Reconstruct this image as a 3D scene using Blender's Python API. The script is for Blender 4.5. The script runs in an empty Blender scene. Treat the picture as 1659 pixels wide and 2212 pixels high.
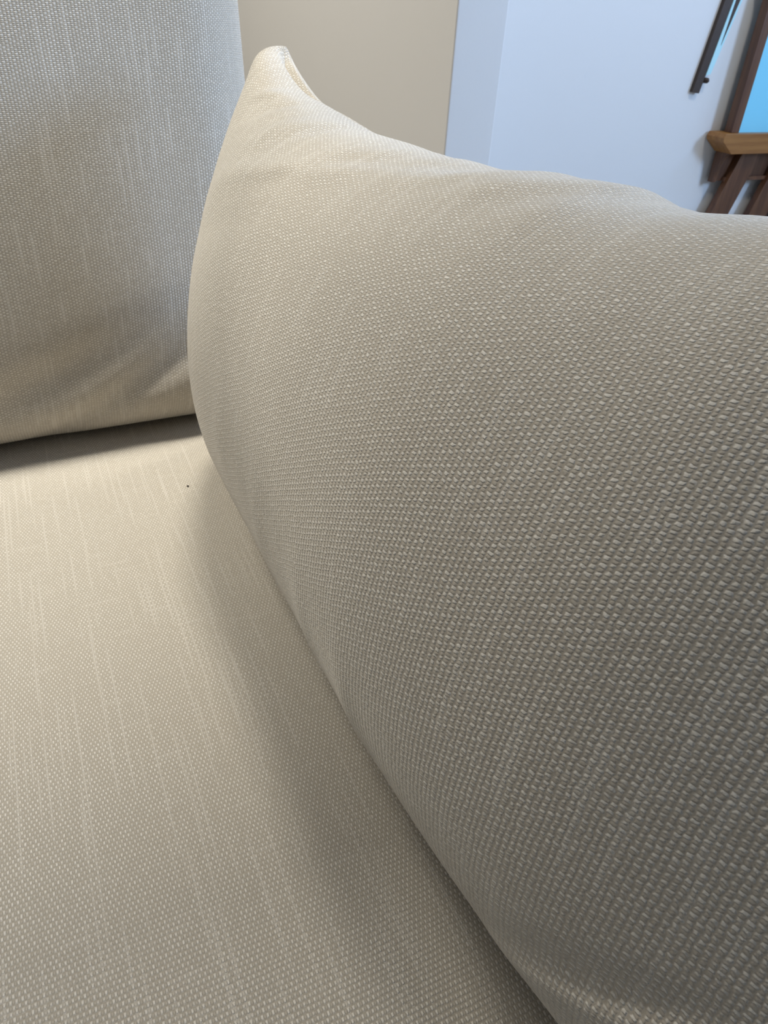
import bpy, bmesh, math, random
import numpy as np
from mathutils import Vector, Matrix

# ------------------------------------------------------------------ camera
W, H, FPX = 1659.0, 2212.0, 1550.0
CAM = np.array([0.0, 0.0, 0.79])


def camera_axes(yaw=27.0, nadir=(690 - 829.5, 3290 - 1106.0)):
    d = np.array([nadir[0], nadir[1], FPX]); d /= np.linalg.norm(d)
    up = -d
    fw = np.array([0, 0, 1.0]); fh = fw - up * fw.dot(up); fh /= np.linalg.norm(fh)
    rt = np.cross(fh, up)
    if rt[0] < 0: rt = -rt
    a = math.radians(yaw)
    X = math.sin(a) * fh + math.cos(a) * rt
    Y = math.cos(a) * fh - math.sin(a) * rt
    return np.stack([X, Y, up])            # world = R @ camera (x right, y down, z forward)


R = camera_axes()
cam_data = bpy.data.cameras.new('camera')
cam = bpy.data.objects.new('camera', cam_data)
bpy.context.scene.collection.objects.link(cam)
bpy.context.scene.camera = cam
m = Matrix.Identity(4)
for i in range(3):
    m[i][0], m[i][1], m[i][2], m[i][3] = R[i, 0], -R[i, 1], -R[i, 2], CAM[i]
cam.matrix_world = m
cam_data.sensor_fit = 'HORIZONTAL'
cam_data.sensor_width = 36.0
cam_data.lens = FPX * 36.0 / W
cam_data.clip_start = 0.005
cam_data.dof.use_dof = True
cam_data.dof.focus_distance = 0.30
cam_data.dof.aperture_fstop = 55.0

# ------------------------------------------------------------------ world, light, exposure
sc = bpy.context.scene
world = bpy.data.worlds.new('world'); sc.world = world
world.use_nodes = True
world.node_tree.nodes['Background'].inputs[0].default_value = (0.75, 0.86, 1.0, 1)
world.node_tree.nodes['Background'].inputs[1].default_value = 0.6
sc.view_settings.view_transform = 'Standard'
sc.view_settings.look = 'None'
sc.view_settings.gamma = 1.0
sc.view_settings.use_curve_mapping = False
sc.view_settings.exposure = 0.10
sc.cycles.max_bounces = 6
sc.cycles.diffuse_bounces = 4
sc.cycles.sample_clamp_indirect = 4.0


def area(name, loc, target, size, size_y, color, power):
    l = bpy.data.lights.new(name, 'AREA'); l.shape = 'RECTANGLE'
    l.size, l.size_y, l.color, l.energy = size, size_y, color, power
    o = bpy.data.objects.new(name, l); sc.collection.objects.link(o)
    o.location = loc
    o.rotation_euler = (Vector(target) - Vector(loc)).to_track_quat('-Z', 'Y').to_euler()
    return o


WINDOWS = ((-1.15, -0.05, 1.12, 2.12), (0.65, 1.45, 1.75, 2.35))     # y0, y1, z0, z1 of the openings in the right wall; the high one is added
area('window_daylight', (3.53, -0.60, 1.62), (0.0, 0.55, 0.72), 1.0, 0.9, (0.40, 0.62, 1.0), 88)
area('added_wall_daylight', (3.53, 1.05, 2.05), (1.6, 1.9, 0.7), 0.7, 0.5, (0.36, 0.58, 1.0), 10)  # added unseen source, grades the blue across the back wall
area('inner_wall_fill', (-0.50, 2.30, 2.46), (-0.50, 2.30, 0.0), 0.30, 0.30, (1.0, 0.95, 0.84), 34)  # added fill without a fixture, lifts the inner wall and far pillow side
area('right_side_fill', (1.70, 0.75, 2.46), (1.70, 0.75, 0.0), 0.30, 0.30, (1.0, 0.94, 0.84), 14)  # added fill, brightens and neutralises the right walls and the stand


def downlight(name, loc, target, power, angle, size, color):
    l = bpy.data.lights.new(name, 'SPOT')
    l.energy, l.spot_size, l.spot_blend, l.shadow_soft_size, l.color = power, math.radians(angle), 1.0, size, color
    o = bpy.data.objects.new(name, l); sc.collection.objects.link(o); o.location = loc
    o.rotation_euler = (Vector(target) - Vector(loc)).to_track_quat('-Z', 'Y').to_euler()
    return o


downlight('ceiling_downlight', (0.28, 0.66, 2.44), (-0.08, 0.92, 0.45), 106, 54, 0.20, (1.0, 0.94, 0.82))
downlight('ceiling_downlight', (-0.60, 0.66, 2.44), (-0.12, 0.92, 0.45), 114, 54, 0.20, (1.0, 0.94, 0.82))

C = sc.collection


# ------------------------------------------------------------------ helpers
def ray(p):
    v = np.array([p[0] - W / 2, p[1] - H / 2, FPX]); v /= np.linalg.norm(v)
    return R @ v


def on_y(p, y):                              # the point of a wall-parallel plane that a picture point shows
    r = ray(p); return CAM + r * (y - CAM[1]) / r[1]


def link(name, me, mat, parent=None, label=None, cat=None, group=None, kind=None, smooth=True):
    o = bpy.data.objects.new(name, me); C.objects.link(o)
    if mat: me.materials.append(mat)
    if parent: o.parent = parent
    if label: o['label'] = label
    if cat: o['category'] = cat
    if group: o['group'] = group
    if kind: o['kind'] = kind
    if smooth:
        for p in me.polygons: p.use_smooth = True
    return o


def empty(name, loc, label, cat):
    o = bpy.data.objects.new(name, None); C.objects.link(o)
    o.location = loc; o['label'] = label; o['category'] = cat
    o.empty_display_size = 0.05
    return o


def grid_mesh(name, P, UV, flip=False):
    n, k = P.shape[:2]
    verts = P.reshape(-1, 3)
    idx = np.arange(n * k).reshape(n, k)
    f = np.stack([idx[:-1, :-1], idx[1:, :-1], idx[1:, 1:], idx[:-1, 1:]], -1).reshape(-1, 4)
    if flip: f = f[:, ::-1]
    me = bpy.data.meshes.new(name)
    me.from_pydata(verts.tolist(), [], f.tolist())
    uv = me.uv_layers.new(name='cloth')
    uv.data.foreach_set('uv', UV.reshape(-1, 2)[f.reshape(-1)].astype(np.float32).ravel())
    me.update()
    return me


def bm_mesh(name, bm):
    me = bpy.data.meshes.new(name); bm.normal_update(); bm.to_mesh(me); bm.free(); return me


def box_bm(x0, x1, y0, y1, z0, z1, bevel=0.0, seg=2, bm=None):
    bm = bm or bmesh.new()
    r = bmesh.ops.create_cube(bm, size=1.0)
    for v in r['verts']:
        v.co = Vector(((x0 + x1) / 2 + v.co.x * (x1 - x0), (y0 + y1) / 2 + v.co.y * (y1 - y0), (z0 + z1) / 2 + v.co.z * (z1 - z0)))
    if bevel > 0:
        es = list({e for v in r['verts'] for e in v.link_edges})
        bmesh.ops.bevel(bm, geom=es, offset=bevel, segments=seg, affect='EDGES', profile=0.6)
    return bm


def box(name, x0, x1, y0, y1, z0, z1, mat, bevel=0.0, seg=2, off=(0, 0, 0), smooth=False, **kw):
    bm = box_bm(x0 - off[0], x1 - off[0], y0 - off[1], y1 - off[1], z0 - off[2], z1 - off[2], bevel, seg)
    return link(name, bm_mesh(name, bm), mat, smooth=smooth, **kw)


def prism_bm(pts, y0, y1, off=(0, 0, 0), bevel=0.0):
    """a closed outline in x/z given depth along y"""
    bm = bmesh.new()
    vs = [bm.verts.new((x - off[0], y0 - off[1], z - off[2])) for x, z in pts]
    f = bm.faces.new(vs)
    r = bmesh.ops.extrude_face_region(bm, geom=[f])
    nv = [e for e in r['geom'] if isinstance(e, bmesh.types.BMVert)]
    bmesh.ops.translate(bm, verts=nv, vec=(0, y1 - y0, 0))
    bmesh.ops.recalc_face_normals(bm, faces=bm.faces[:])
    if bevel:
        bmesh.ops.bevel(bm, geom=bm.edges[:], offset=bevel, segments=2, affect='EDGES', profile=0.6)
    return bm


# ------------------------------------------------------------------ materials
def new_mat(name):
    mt = bpy.data.materials.new(name); mt.use_nodes = True
    nt = mt.node_tree
    return mt, nt, nt.nodes['Principled BSDF']


class N:
    """small node-graph writer"""
    def __init__(s, nt): s.nt = nt

    def node(s, t, **kw):
        n = s.nt.nodes.new(t)
        for k, v in kw.items(): setattr(n, k, v)
        return n

    def put(s, sock, v):
        if hasattr(v, 'is_output') or isinstance(v, bpy.types.NodeSocket): s.nt.links.new(v, sock)
        else: sock.default_value = v

    def math(s, op, a, b=0.0, c=None, clamp=False):
        n = s.node('ShaderNodeMath', operation=op, use_clamp=clamp)
        s.put(n.inputs[0], a); s.put(n.inputs[1], b)
        if c is not None: s.put(n.inputs[2], c)
        return n.outputs[0]

    def comb(s, x, y, z=0.0):
        n = s.node('ShaderNodeCombineXYZ')
        for i, v in enumerate((x, y, z)): s.put(n.inputs[i], v)
        return n.outputs[0]

    def noise(s, vec, scale, detail=2.0, rough=0.5, dim='3D'):
        n = s.node('ShaderNodeTexNoise', noise_dimensions=dim)
        s.put(n.inputs['Vector'], vec); n.inputs['Scale'].default_value = scale
        n.inputs['Detail'].default_value = detail; n.inputs['Roughness'].default_value = rough
        return n.outputs

    def mix(s, f, a, b, mode='MIX'):
        n = s.node('ShaderNodeMix', data_type='RGBA', blend_type=mode)
        s.put(n.inputs[0], f); s.put(n.inputs[6], a); s.put(n.inputs[7], b)
        return n.outputs[2]

    def maprange(s, v, a, b, c=0.0, d=1.0, smooth=True):
        n = s.node('ShaderNodeMapRange', interpolation_type='SMOOTHSTEP' if smooth else 'LINEAR')
        s.put(n.inputs[0], v)
        for i, k in enumerate((a, b, c, d)): n.inputs[i + 1].default_value = k
        return n.outputs[0]


def weave(name, pu, pv, light, dark, wobble=0.16, slub=0.5, depth=0.0005, sheen=0.5, bump=1.0, bead_var=0.5, warp=1.0, eu=1.0, ev=1.0):
    """plain weave of a pale slubby yarn over a taupe yarn, gap shade mixed into the dark colour; the uv map is in metres, pu/pv the thread spacings"""
    mt, nt, bs = new_mat(name); g = N(nt)
    uv = g.node('ShaderNodeUVMap', uv_map='cloth').outputs[0]
    wob = g.noise(uv, 330.0, 2.0)
    w1 = g.noise(uv, 22.0, 1.0)
    sep = g.node('ShaderNodeSeparateXYZ'); g.put(sep.inputs[0], uv)
    sw = g.node('ShaderNodeSeparateColor'); g.put(sw.inputs[0], wob['Color'])
    sl = g.node('ShaderNodeSeparateColor'); g.put(sl.inputs[0], w1['Color'])

    def coord(axis, p, ch):
        a = g.math('DIVIDE', sep.outputs[axis], p)
        b = g.math('MULTIPLY_ADD', g.math('SUBTRACT', sw.outputs[ch], 0.5), wobble * 4.0, a)
        return g.math('MULTIPLY_ADD', g.math('SUBTRACT', sl.outputs[ch], 0.5), warp, b)
    u, v = coord(0, pu, 0), coord(1, pv, 1)
    def wave(c, e):                                                         # e > 1 shortens the bead along that thread
        k = g.math('COSINE', g.math('MULTIPLY', c, math.pi))
        return g.math('MULTIPLY', g.math('POWER', g.math('ABSOLUTE', k), e), g.math('SIGN', k))
    cu, cv = wave(u, eu), wave(v, ev)
    B = g.math('MULTIPLY', cu, cv)
    # one random value per crossing and per thread run
    iu, iv = g.math('ROUND', u), g.math('ROUND', v)
    wn = g.node('ShaderNodeTexWhiteNoise', noise_dimensions='2D'); g.put(wn.inputs['Vector'], g.comb(iu, iv))
    cell = wn.outputs[0]
    run = g.noise(g.comb(g.math('MULTIPLY', iu, 7.31), g.math('MULTIPLY', v, 0.018)), 1.0, 1.0)[0]
    run2 = g.noise(g.comb(g.math('MULTIPLY', iv, 5.77), g.math('MULTIPLY', u, 0.03)), 1.0, 1.0)[0]
    slubs = g.maprange(run, 0.58, 0.68)
    slubs2 = g.maprange(run2, 0.62, 0.78)
    sl_all = g.math('MULTIPLY', g.math('MAXIMUM', slubs, g.math('MULTIPLY', slubs2, 0.5)), slub)
    size = g.math('MULTIPLY_ADD', cell, 0.30, -0.15)                       # thick and thin beads
    Bs = g.math('ADD', B, g.math('MULTIPLY', size, g.maprange(B, 0.0, 0.35)))
    up = g.maprange(Bs, -0.05, 0.95)
    dn = g.maprange(g.math('MULTIPLY', B, -1.0), 0.0, 1.0)
    amp = g.math('MULTIPLY_ADD', sl_all, 0.4, 1.0)
    hgt = g.math('MULTIPLY_ADD', dn, 0.5, g.math('MULTIPLY', up, amp))
    fibre = g.noise(uv, 2500.0, 2.0)[0]
    hgt = g.math('MULTIPLY_ADD', fibre, 0.25, hgt)
    tone = g.math('MULTIPLY_ADD', sl_all, 0.7, g.math('MULTIPLY_ADD', cell, bead_var, 0.95 - bead_var * 0.7))
    mask = g.math('MULTIPLY', g.maprange(Bs, -0.05, 0.36), tone, clamp=True)
    mask = g.math('ADD', mask, g.math('MULTIPLY', dn, 0.22), clamp=True)
    mask = g.math('ADD', mask, g.math('MULTIPLY', sl_all, 0.30), clamp=True)
    col = g.mix(mask, (*dark, 1), (*light, 1))  # dark is the taupe yarn plus painted shade in the gaps between beads
    big = g.noise(uv, 9.0, 3.0)[0]
    col = g.mix(g.maprange(big, 0.3, 0.7, 0.0, 0.10), col, (dark[0] * 1.1, dark[1] * 1.05, dark[2], 1))
    g.put(bs.inputs['Base Color'], col)
    bs.inputs['Roughness'].default_value = 0.92
    bs.inputs['Specular IOR Level'].default_value = 0.15
    bs.inputs['Sheen Weight'].default_value = sheen
    bs.inputs['Sheen Roughness'].default_value = 0.5
    bs.inputs['Sheen Tint'].default_value = (0.95, 0.92, 0.86, 1)
    bp = g.node('ShaderNodeBump'); bp.inputs['Strength'].default_value = bump
    bp.inputs['Distance'].default_value = depth
    g.put(bp.inputs['Height'], hgt)
    nt.links.new(bp.outputs[0], bs.inputs['Normal'])
    return mt


def paint(name, col, rough=0.6):
    mt, nt, bs = new_mat(name); g = N(nt)
    tc = g.node('ShaderNodeTexCoord').outputs['Object']
    n = g.noise(tc, 160.0, 3.0)[0]
    g.put(bs.inputs['Base Color'], g.mix(g.math('MULTIPLY', n, 0.12), (*col, 1), (col[0] * .85, col[1] * .85, col[2] * .85, 1)))
    bs.inputs['Roughness'].default_value = rough
    bp = g.node('ShaderNodeBump'); bp.inputs['Strength'].default_value = 0.15; bp.inputs['Distance'].default_value = 0.0006
    g.put(bp.inputs['Height'], n); nt.links.new(bp.outputs[0], bs.inputs['Normal'])
    return mt


def wood(name, a, b, axis=0, rough=0.45):
    mt, nt, bs = new_mat(name); g = N(nt)
    tc = g.node('ShaderNodeTexCoord').outputs['Object']
    mp = g.node('ShaderNodeMapping'); g.put(mp.inputs[0], tc)
    sc_ = [60.0, 60.0, 60.0]; sc_[axis] = 4.0
    mp.inputs['Scale'].default_value = sc_
    n = g.noise(mp.outputs[0], 1.0, 5.0, 0.6)[0]
    g.put(bs.inputs['Base Color'], g.mix(g.maprange(n, 0.3, 0.7), (*a, 1), (*b, 1)))
    bs.inputs['Roughness'].default_value = rough
    bp = g.node('ShaderNodeBump'); bp.inputs['Strength'].default_value = 0.2; bp.inputs['Distance'].default_value = 0.001
    g.put(bp.inputs['Height'], n); nt.links.new(bp.outputs[0], bs.inputs['Normal'])
    return mt


def metal(name, col, rough, metallic=1.0):
    mt, nt, bs = new_mat(name); g = N(nt)
    tc = g.node('ShaderNodeTexCoord').outputs['Object']
    n = g.noise(tc, 90.0, 3.0)[0]
    g.put(bs.inputs['Roughness'], g.maprange(n, 0.2, 0.8, rough * 0.8, rough * 1.2))
    bs.inputs['Base Color'].default_value = (*col, 1); bs.inputs['Metallic'].default_value = metallic
    return mt


LIGHT, DARK = (0.86, 0.82, 0.74), (0.48, 0.43, 0.355)
M_PILLOW = weave('pillow_weave', 0.00235, 0.00127, LIGHT, DARK, wobble=0.24, slub=0.55, depth=0.00042, bead_var=0.42, sheen=0.7, eu=1.6, ev=0.7)
M_SEAT = weave('seat_weave', 0.00115, 0.0023, (0.81, 0.77, 0.70), (0.45, 0.41, 0.345), wobble=0.09, slub=1.0, depth=0.0004, bead_var=0.3, eu=0.6, ev=1.6, warp=0.6)
M_BACK = weave('back_weave', 0.0023, 0.00118, (0.81, 0.77, 0.70), (0.45, 0.41, 0.345), wobble=0.09, slub=0.8, depth=0.0004, bead_var=0.5, eu=1.6, ev=0.6, warp=0.6)
M_FRAME = weave('frame_weave', 0.0013, 0.0013, (0.78, 0.75, 0.69), (0.47, 0.44, 0.385))
M_WALL = paint('wall_paint', (0.80, 0.79, 0.77))
M_TAUPE = paint('unseen_wall_taupe', (0.28, 0.235, 0.18))  # for unseen walls, kept dark to cut bounce light onto the pillow
M_CEIL = paint('ceiling_paint', (0.82, 0.81, 0.79))
M_FLOOR = wood('floor_boards', (0.30, 0.27, 0.235), (0.40, 0.365, 0.32), axis=1)
M_WOOD = wood('dark_wood', (0.085, 0.034, 0.016), (0.15, 0.066, 0.03), axis=2)
M_RAIL = wood('mid_wood', (0.25, 0.10, 0.022), (0.36, 0.165, 0.042), axis=0)
M_STEEL = metal('dark_bronze', (0.075, 0.055, 0.045), 0.5, 0.6)
M_REFLECT = paint('pale_reflection', (0.52, 0.84, 0.90), 0.35)  # cyan light mirrored by the bar face, put into its base colour
M_LEGS = wood('sofa_leg_wood', (0.10, 0.06, 0.03), (0.18, 0.11, 0.06), axis=2)

# ------------------------------------------------------------------ room
XL, XR, YF, YB, YB2, ZC = -3.0, 3.40, -3.2, 1.982, 3.70, 2.50
T = 0.15
PX0, PX1, PY = 0.9122, 1.0395, 1.60           # the short wall that ends beside the blue-lit wall


def struct(name, *a, **kw):
    return box(name, *a, kind='structure', **kw)


struct('floor', XL, XR, YF, YB2, -0.1, 0.0, M_FLOOR)
struct('ceiling', XL, XR, YF, YB2, ZC, ZC + 0.1, M_CEIL)
struct('wall_left', XL - T, XL, YF, YB2, 0, ZC, M_TAUPE)
struct('wall_front', XL, XR, YF - T, YF, 0, ZC, M_TAUPE)
struct('wall_far', XL, PX0, YB2, YB2 + T, 0, ZC, M_WALL)
struct('wall_back', PX1, XR, YB, YB + T, 0, ZC, M_WALL)
struct('wall_inner', PX0, PX1, PY, YB2 + T, 0, ZC, M_WALL, bevel=0.005, seg=3, smooth=False)
bm = bmesh.new()
ys = [YF] + [v for w_ in WINDOWS for v in w_[:2]] + [YB + T]
for y0, y1 in zip(ys[::2], ys[1::2]): box_bm(XR, XR + T, y0, y1, 0, ZC, bm=bm)
for y0, y1, z0, z1 in WINDOWS:
    box_bm(XR, XR + T, y0, y1, 0, z0, bm=bm); box_bm(XR, XR + T, y0, y1, z1, ZC, bm=bm)
link('wall_right', bm_mesh('wall_right', bm), M_WALL, kind='structure', smooth=False)
for i, (y0, y1, z0, z1) in enumerate(WINDOWS):  # the second frame surrounds the added high opening
    bm = bmesh.new()
    for q in ((y0, y0 + .04, z0, z1), (y1 - .04, y1, z0, z1), (y0 + .04, y1 - .04, z0, z0 + .04), (y0 + .04, y1 - .04, z1 - .04, z1)):
        box_bm(XR + .02, XR + .08, *q, bm=bm)
    link('window_%d' % (i + 1), bm_mesh('window_%d' % (i + 1), bm), M_CEIL, kind='structure', smooth=False)

# ------------------------------------------------------------------ cloth shapes
def cushion_mesh(name, half, rad, res, bend):
    """rounded box made of six gridded sides; bend(points) shapes it; uv in metres"""
    hx, hy, hz = half
    def steps(h):
        n = max(6, int(2 * h / res)); a = np.linspace(-1, 1, n + 1)
        return np.sign(a) * (1 - (1 - np.abs(a)) ** 1.35)
    V, F, UV = [], [], []
    base = 0
    for ax in range(3):
        b, c = [(1, 2), (0, 2), (0, 1)][ax]
        for sgn in (-1, 1):
            A, B = np.meshgrid(steps(half[b]) * half[b], steps(half[c]) * half[c], indexing='ij')
            P = np.zeros(A.shape + (3,)); P[..., ax] = sgn * half[ax]; P[..., b] = A; P[..., c] = B
            core = np.clip(P, -np.array(half) + rad, np.array(half) - rad)
            d = P - core; d /= np.linalg.norm(d, axis=-1, keepdims=True)
            Q = bend(core + d * rad)
            n, k = A.shape; idx = np.arange(n * k).reshape(n, k) + base; base += n * k
            f = np.stack([idx[:-1, :-1], idx[1:, :-1], idx[1:, 1:], idx[:-1, 1:]], -1).reshape(-1, 4)
            if (sgn > 0) == (ax == 1): f = f[:, ::-1]
            V.append(Q.reshape(-1, 3)); F.append(f); UV.append(np.stack([A, B], -1).reshape(-1, 2))
    V, F, UV = np.concatenate(V), np.concatenate(F), np.concatenate(UV)
    me = bpy.data.meshes.new(name); me.from_pydata(V.tolist(), [], F.tolist())
    uv = me.uv_layers.new(name='cloth'); uv.data.foreach_set('uv', UV[F.reshape(-1)].astype(np.float32).ravel())
    bm = bmesh.new(); bm.from_mesh(me)
    bmesh.ops.remove_doubles(bm, verts=bm.verts[:], dist=1e-5)
    bm.to_mesh(me); bm.free(); me.update()
    return me


# ------------------------------------------------------------------ sofa
SEAT_Z = 0.45
sofa = empty('sofa', (-0.35, 0.35, 0.0), 'cream woven fabric sofa frame under and behind the loose cushions', 'sofa')
so = (-0.35, 0.35, 0.0)


def soft_box(name, x0, x1, y0, y1, z0, z1, mat, rad=0.03):
    c = ((x0 + x1) / 2, (y0 + y1) / 2, (z0 + z1) / 2); h = ((x1 - x0) / 2, (y1 - y0) / 2, (z1 - z0) / 2)
    off = np.array([c[0] - so[0], c[1] - so[1], c[2]])
    me = cushion_mesh(name, h, rad, 0.03, lambda P: P + off)
    return link(name, me, mat, parent=sofa)


soft_box('base_frame', -1.25, 0.445, -0.10, 0.93, 0.12, 0.288, M_FRAME)
soft_box('back_frame', -1.25, 0.445, 0.84, 0.95, 0.25, 0.63, M_FRAME)
soft_box('arm', 0.325, 0.445, -0.10, 0.86, 0.25, 0.62, M_FRAME)
for x in (-1.15, 0.34):
    for y in (-0.02, 0.85):
        box('leg', x - .025, x + .025, y - .025, y + .025, 0.0, 0.125, M_LEGS, bevel=0.004, off=so, parent=sofa)

# seat cushion
sx0, sx1, sy0, sy1 = -1.20, 0.318, -0.14, 0.835
sh = ((sx1 - sx0) / 2, (sy1 - sy0) / 2, 0.08)


def seat_bend(P):
    Q = P.copy(); x, y, z = P[..., 0], P[..., 1], P[..., 2]
    top = np.clip(z / sh[2], 0, 1)
    Q[..., 2] -= top * (0.0015 + 0.0015 * np.sin(x * 17 + 1) * np.sin(y * 13))
    return Q


me = cushion_mesh('seat_cushion', sh, 0.045, 0.012, seat_bend)
o = link('seat_cushion', me, M_SEAT, label='flat cream linen-weave seat cushion under the pillow, filling the lower left', cat='cushion')
o.location = ((sx0 + sx1) / 2, (sy0 + sy1) / 2, SEAT_Z - sh[2])

# back cushion, leaning on the back frame
bh = (0.40, 0.105, 0.275)


def back_bend(P):
    Q = P.copy(); x, y, z = P[..., 0] / bh[0], P[..., 1] / bh[1], P[..., 2] / bh[2]
    fr = np.clip(-y, 0, 1) ** 1
    bulge = (1 - np.abs(x) ** 2.6) * (1 - np.abs(z) ** 2.6)
    Q[..., 1] -= 0.03 * bulge * fr
    Q[..., 0] -= 0.012 * x * (np.abs(z) ** 3)                    # corners drawn in
    # soft folds above the lower right corner
    X, Z = P[..., 0], P[..., 2]
    for (cx, cz, ang, ln, wd, am) in ((0.27, -0.215, 0.55, 0.09, 0.012, 0.010), (0.20, -0.20, 0.35, 0.10, 0.016, 0.008), (0.05, -0.235, 0.1, 0.14, 0.014, 0.003)):
        a = (X - cx) * math.cos(ang) + (Z - cz) * math.sin(ang); b = -(X - cx) * math.sin(ang) + (Z - cz) * math.cos(ang)
        Q[..., 1] += am * fr * np.exp(-(a / ln) ** 2 - (b / wd) ** 2)
    lean = math.radians(9)
    c, s = math.cos(lean), math.sin(lean)
    yy, zz = Q[..., 1] + bh[1], Q[..., 2] + bh[2]
    Q[..., 1] = yy * c + zz * s; Q[..., 2] = np.maximum(-yy * s * 0.0 + zz * c, 0.0)
    return Q


me = cushion_mesh('back_cushion', bh, 0.06, 0.01, back_bend)
o = link('back_cushion', me, M_BACK, label='upright cream linen-weave back cushion standing at the rear of the seat', cat='cushion')
o.location = (-0.205, 0.600, SEAT_Z + 0.0005)

# ------------------------------------------------------------------ throw pillow
PV = [0.1385, 0.5956, 0.18, 0.5892, 0.7601, 0.1537, -0.0934, 0.2898, -0.0025, 0.757, 0.0369, -0.0061, 0.0194, 0.1177,
      0.4954, 0.4111, 0.3751, 0.4589, 0.0132, -0.0556, -0.0855, -0.0018, 0.0035, -0.0503, -0.0541, 0.0017, -0.0003, -0.008,
      0.0021, 0.0017, 0.0059, -0.0022, 0.0008, 0.0033, -0.0001, 0.0003, -0.0031, -0.0036, -0.0053, -0.0006, 0.0029]


def curve(k, val, x):
    k, val = np.asarray(k), np.asarray(val)
    i = np.clip(np.searchsorted(k, x) - 1, 0, len(k) - 2); h = k[i + 1] - k[i]
    a = np.clip((x - k[i]) / h, 0, 1); mm = np.gradient(val, k); a2, a3 = a * a, a * a * a
    return val[i] * (2 * a3 - 3 * a2 + 1) + h * mm[i] * (a3 - 2 * a2 + a) + val[i + 1] * (-2 * a3 + 3 * a2) + h * mm[i + 1] * (a3 - a2)


# folds of the cover: (s, t, angle, length, width, height in metres), s runs to the far end, t to the top seam
FOLDS = [(.77, .93, 2.6, .016, .006, .0035), (.70, .88, 2.5, .022, .006, -.002), (.49, .92, 1.85, .014, .006, -.0035), (.56, .86, 2.3, .030, .009, .0025),
         (.37, .72, 2.85, .045, .009, .0028), (.30, .80, 2.6, .040, .008, -.0025), (.26, .90, 2.0, .020, .008, .002), (.12, .90, 2.9, .040, .007, -.0022),
         (.02, .88, 2.8, .035, .008, .002), (-.10, .90, 2.6, .030, .008, .0025), (-.20, .92, 2.5, .03, .008, -.0025), (.60, .55, 2.7, .05, .012, .0018),
         (.55, .35, 2.8, .06, .014, -.0015), (-.60, -.62, 2.5, .038, .006, -.0035), (-.56, -.74, 2.5, .035, .008, .0015), (-.68, -.56, 2.5, .03, .010, .002),
         (.30, -.45, 1.5, .035, .012, .0012), (.10, -.55, 1.5, .035, .010, .0012), (-.08, -.62, 1.5, .03, .010, .0012), (-.22, -.70, 1.5, .03, .009, .0012)]
TOP_S = [-1.0, -.62, -.372, -.339, -.294, -.23, -.214, -.187, -.149, -.11, -.059, -.027, .059, .098, .153, .29, .39, .585, .693, .816, .90, .957, 1.0]
TOP_DZ = [0, 0, .0008, -.0003, -.002, -.001, .0002, .0022, .0015, .0006, .0012, 0, -.0013, -.0003, .0016, .0006, .0007, .0021, .0025, .0017, .0010, 0, 0]


def pillow_points(s, t, side):
    b = PV
    dD = curve(np.linspace(-1, 1, 9), b[19:28], s)
    dz = curve([-1, -.8, -.6, -.4, -.2, 0, .2, .35, .5, .65, .8, .9, 1.], b[28:41], s)
    U, V = ((s + 1) / 2)[..., None], ((t + 1) / 2)[..., None]
    FB, FT = np.array([b[0], b[1], .475]), np.array(b[2:5])
    NB, NT = np.array([b[5], b[6], .475]), np.array(b[7:10])
    sagT, _, pullF, D, q, lean, qb, k3, skew = b[10:19]
    M = FB * (U * (1 - V)) + FT * (U * V) + NB * ((1 - U) * (1 - V)) + NT * ((1 - U) * V)
    hump = 1 - s ** 2
    dz = dz + np.interp(s, TOP_S, TOP_DZ) * np.clip((t - 0.3) / 0.65, 0, 1) ** 2      # dips and rises of the upper edge
    M[..., 2] -= (sagT * (hump + k3 * s * hump) - dz) * V[..., 0]
    M[..., 1] -= pullF * (1 - t ** 2) * U[..., 0]
    n = np.array([-math.cos(lean), 0, math.sin(lean)])
    qq = np.where(t < 0, qb, q)
    ear = np.exp(-((1 - np.abs(s)) / 0.10) ** 2 - ((1 - np.abs(t)) / 0.12) ** 2)     # the corners are stuffed and blunt
    q, qq = q - 0.11 * ear, qq - 0.11 * ear
    cr = (np.abs(s) * np.abs(t)) ** 24
    M[..., 2] -= 0.002 * cr * np.sign(t)
    M[..., 1] -= 0.008 * cr * np.sign(s)
    M[..., 0] += 0.014 * (np.clip(s, 0, 1) * np.clip(t, 0, 1)) ** 12
    th = D * (1 + dD) * ((1 - s ** 2) ** q * (1 - t ** 2) ** qq) * (1 - skew * t)
    gv = np.exp(-(th / 0.003) ** 2)                            # the seam lies in a small groove
    M[..., 2] -= 0.008 * gv * np.clip((t - 0.9) / 0.1, -1, 1) * (np.abs(t) > 0.9) * np.clip((0.985 - np.abs(s)) / 0.06, 0, 1)
    if side > 0:
        for (fs, ft, an, ln, wd, am) in FOLDS:
            a = (s - fs) * 0.34 * math.cos(an) + (t - ft) * 0.16 * math.sin(an)
            c = -(s - fs) * 0.34 * math.sin(an) + (t - ft) * 0.16 * math.cos(an)
            th = th + am * np.exp(-(a / ln) ** 2 - (c / wd) ** 2) * np.clip(th / 0.01, 0, 1)
    Q = M + n * (th * side)[..., None]
    Q[..., 2] = np.maximum(Q[..., 2], SEAT_Z + .002)
    return Q


def arc(P, axis):
    d = np.linalg.norm(np.diff(P, axis=axis), axis=-1)
    z = np.zeros_like(np.take(d, [0], axis=axis))
    c = np.concatenate([z, np.cumsum(d, axis=axis)], axis=axis)
    mid = np.take(c, [c.shape[axis] // 2], axis=axis)
    return c - mid


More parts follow.
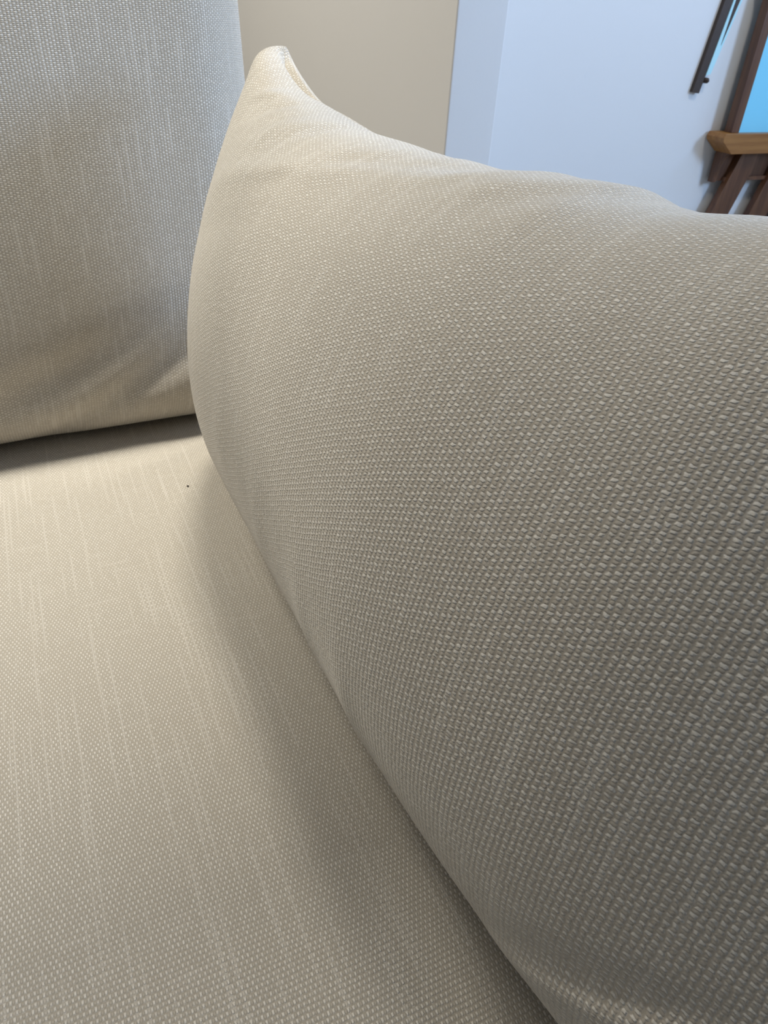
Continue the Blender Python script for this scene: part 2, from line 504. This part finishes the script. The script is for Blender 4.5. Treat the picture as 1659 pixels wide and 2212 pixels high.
pl_base = np.array([0.16, 0.27, SEAT_Z])
pillow = empty('throw_pillow', tuple(pl_base), 'large plump cream basket-weave pillow with a pointed corner, filling the right', 'pillow')
for side, name in ((1, 'front_panel'), (-1, 'back_panel')):
    ns, nt_ = (301, 221) if side > 0 else (121, 91)
    s, t = np.meshgrid(np.sin(np.linspace(-1, 1, ns) * math.pi / 2), np.sin(np.linspace(-1, 1, nt_) * math.pi / 2), indexing='ij')
    P = pillow_points(s, t, side)
    UV = np.stack([arc(P, 0), arc(P, 1)], -1)
    me = grid_mesh(name, P - pl_base, UV, flip=side > 0)
    link(name, me, M_PILLOW, parent=pillow)

# ------------------------------------------------------------------ dark wooden stand with the bright panel
YS = 1.90


def poly(pts, y): return [(on_y(p, y)[0], on_y(p, y)[2]) for p in pts]


M_PANEL = paint('cyan_panel', (0.26, 0.74, 0.97), 0.35)
DEP = 0.075
rail_z1 = on_y((1560, 290), YS)[2]; rail_z0 = on_y((1570, 334), YS)[2]
hz = rail_z1 - rail_z0
hl = on_y((1527, 291), YS + DEP)[0]                            # left end of the rail
x_in = on_y((1546, 331), YS + DEP - .01)[0]                    # underside starts here
xp = on_y((1579, 290), YS + .02)[0]; post_w = on_y((1595, 290), YS + .02)[0] - xp
span = 0.66
x_mir = 2 * xp + span                                          # the right half mirrors the left one, out of the frame
st0 = (xp + span / 2, YS + DEP / 2, 0.0)
stand = empty('wooden_stand', st0, 'dark wooden stand holding a bright cyan panel, by the pale wall at the right edge', 'stand')
outl = [(hl + .006, rail_z1), (hl, rail_z1 - .2 * hz), (hl + .003, rail_z1 - .4 * hz), (x_in - .004, rail_z0 + .05 * hz), (x_in, rail_z0)]
outr = [(x_mir - x, z) for x, z in reversed(outl)]
link('rail', bm_mesh('rail', prism_bm(outr + outl, YS, YS + DEP, st0, 0.0015)), M_RAIL, parent=stand, smooth=False)
# side brackets: straight behind, hollowed in front
z_b = on_y((1529, 391), YS + DEP - .01)[2]
prof = [(YS + DEP - .008, rail_z0), (YS + DEP - .008, z_b)]
for a in np.linspace(0, math.pi / 2, 9):
    prof.append((YS + DEP - .030 - .040 * (1 - math.cos(a)) ** 1.0, z_b + (rail_z0 - z_b) * math.sin(a)))
for mirror in (0, 1):
    x0, x1 = x_in, x_in + .016
    if mirror: x0, x1 = x_mir - x1, x_mir - x0
    bm = bmesh.new()
    f = bm.faces.new([bm.verts.new((x0 - st0[0], y - st0[1], z)) for y, z in prof])
    r = bmesh.ops.extrude_face_region(bm, geom=[f])
    bmesh.ops.translate(bm, verts=[e for e in r['geom'] if isinstance(e, bmesh.types.BMVert)], vec=(x1 - x0, 0, 0))
    bmesh.ops.recalc_face_normals(bm, faces=bm.faces[:])
    link('bracket', bm_mesh('bracket', bm), M_WOOD, parent=stand, smooth=False)
box('apron', x_in + .016, x_mir - x_in - .016, YS + DEP - .022, YS + DEP - .008, z_b + .002, rail_z0, M_WOOD, off=st0, parent=stand)
box('stretcher', x_in + .05, x_mir - x_in - .05, YS + DEP - .034, YS + DEP - .022, z_b + .002, z_b + .014, M_WOOD, off=st0, parent=stand)
# slanting legs: two at each end
for mirror in (0, 1):
    for second in (0, 1):
        dx = 84 * second
        y0, y1 = YS + DEP - .046, YS + DEP - .022
        c0, c1 = on_y((1574 + dx, 388), y0), on_y((1614 + dx, 384), y0)
        d0, d1 = on_y((1538 + dx, 455), y0), on_y((1573 + dx, 460), y0)
        k0, k1 = c0[2] / (c0[2] - d0[2]), c1[2] / (c1[2] - d1[2])
        top = (rail_z0 - .003 - c0[2]) / (c0[2] - d0[2])
        q = [(c0[0] - (d0[0] - c0[0]) * top, rail_z0 - .003), (c0[0] + (d0[0] - c0[0]) * k0, 0.0), (c1[0] + (d1[0] - c1[0]) * k1, 0.0),
             (c1[0] - (d1[0] - c1[0]) * top, rail_z0 - .003)]
        if mirror: q = [(x_mir - x, z) for x, z in q]
        link('leg', bm_mesh('leg', prism_bm(q, y0, y1, st0, 0.001)), M_WOOD, parent=stand, smooth=False)
z_top = 0.885
for x0 in (xp, x_mir - xp - post_w):
    box('post', x0, x0 + post_w, YS + .02, YS + .052, rail_z1, z_top, M_WOOD, bevel=.002, off=st0, parent=stand)
box('top_rail', xp - .01, x_mir - xp + .01, YS + .015, YS + .06, z_top, z_top + .025, M_RAIL, bevel=.003, off=st0, parent=stand)
box('panel', xp + post_w, x_mir - xp - post_w, YS + .030, YS + .038, rail_z1, z_top, M_PANEL, off=st0, parent=stand, label='bright cyan panel')

# ------------------------------------------------------------------ slanted metal strip on the pale wall
YR = YB - 0.014
r0 = on_y((1503, 200), YR)
wall_bar = empty('wall_bar', tuple(r0), 'slanted dark metal bar with a face painted as a pale reflection, fixed to the pale wall', 'bar')


def extend(p, q, k): return (p[0] + (q[0] - p[0]) * k, p[1] + (q[1] - p[1]) * k)


bl, br_ = (1496, 199), (1510, 202)
tl, tr = extend(bl, (1567, 0), 2.6), extend(br_, (1585, 0), 2.6)
sl_, s2 = (1524, 163), (1534, 160)
stl, st2 = extend((1510, 202), (1585, 0), 2.6), extend((1534, 160), (1603, 0), 3.3)
link('edge_strip', bm_mesh('edge_strip', prism_bm(poly([bl, br_, tr, tl], YR), YR, YB + 0.001, tuple(r0), 0.001)), M_STEEL, parent=wall_bar, smooth=False)
link('face_plate', bm_mesh('face_plate', prism_bm(poly([sl_, s2, st2, stl], YR), YR - .002, YB + 0.001, tuple(r0))), M_REFLECT, parent=wall_bar, smooth=False, label='pale face with cyan reflection in its colour')
w0, wa, wb_ = (1556, 98), (1589, 0), (1598, 0)
link('inner_strip', bm_mesh('inner_strip', prism_bm(poly([w0, extend(w0, wb_, 3.5), extend(w0, wa, 3.5)], YR), YR - .003, YR + .004, tuple(r0))), M_STEEL, parent=wall_bar, smooth=False)
pc = on_y((1526, 174), YR)
bm = bmesh.new()
bmesh.ops.create_cone(bm, cap_ends=True, segments=20, radius1=.0085, radius2=.0075, depth=.02,
                      matrix=Matrix.Translation(Vector(pc - r0) + Vector((0, .006, 0))) @ Matrix.Rotation(math.pi / 2, 4, 'X'))
bmesh.ops.create_uvsphere(bm, u_segments=16, v_segments=8, radius=.006, matrix=Matrix.Translation(Vector(pc - r0) + Vector((0, -.004, 0))))
link('screw', bm_mesh('screw', bm), M_STEEL, parent=wall_bar)

# ------------------------------------------------------------------ tiny lint on the seat
def seat_hit(p):
    r = ray(p); return CAM + r * (SEAT_Z - .001 - CAM[2]) / r[2]


h = seat_hit((406, 1051))
bm = bmesh.new(); bmesh.ops.create_icosphere(bm, subdivisions=2, radius=.0007)
for v in bm.verts: v.co = Vector((v.co.x * 1.3, v.co.y * 1.6, v.co.z * .8)) + Vector((0, 0, .0003 * math.sin(v.co.x * 9000)))
o = link('lint_speck', bm_mesh('lint_speck', bm), paint('dark_lint', (0.03, 0.025, 0.02)), label='tiny dark lint speck lying on the seat cushion beside the pillow', cat='lint')
o.location = (h[0], h[1], SEAT_Z - .0005)
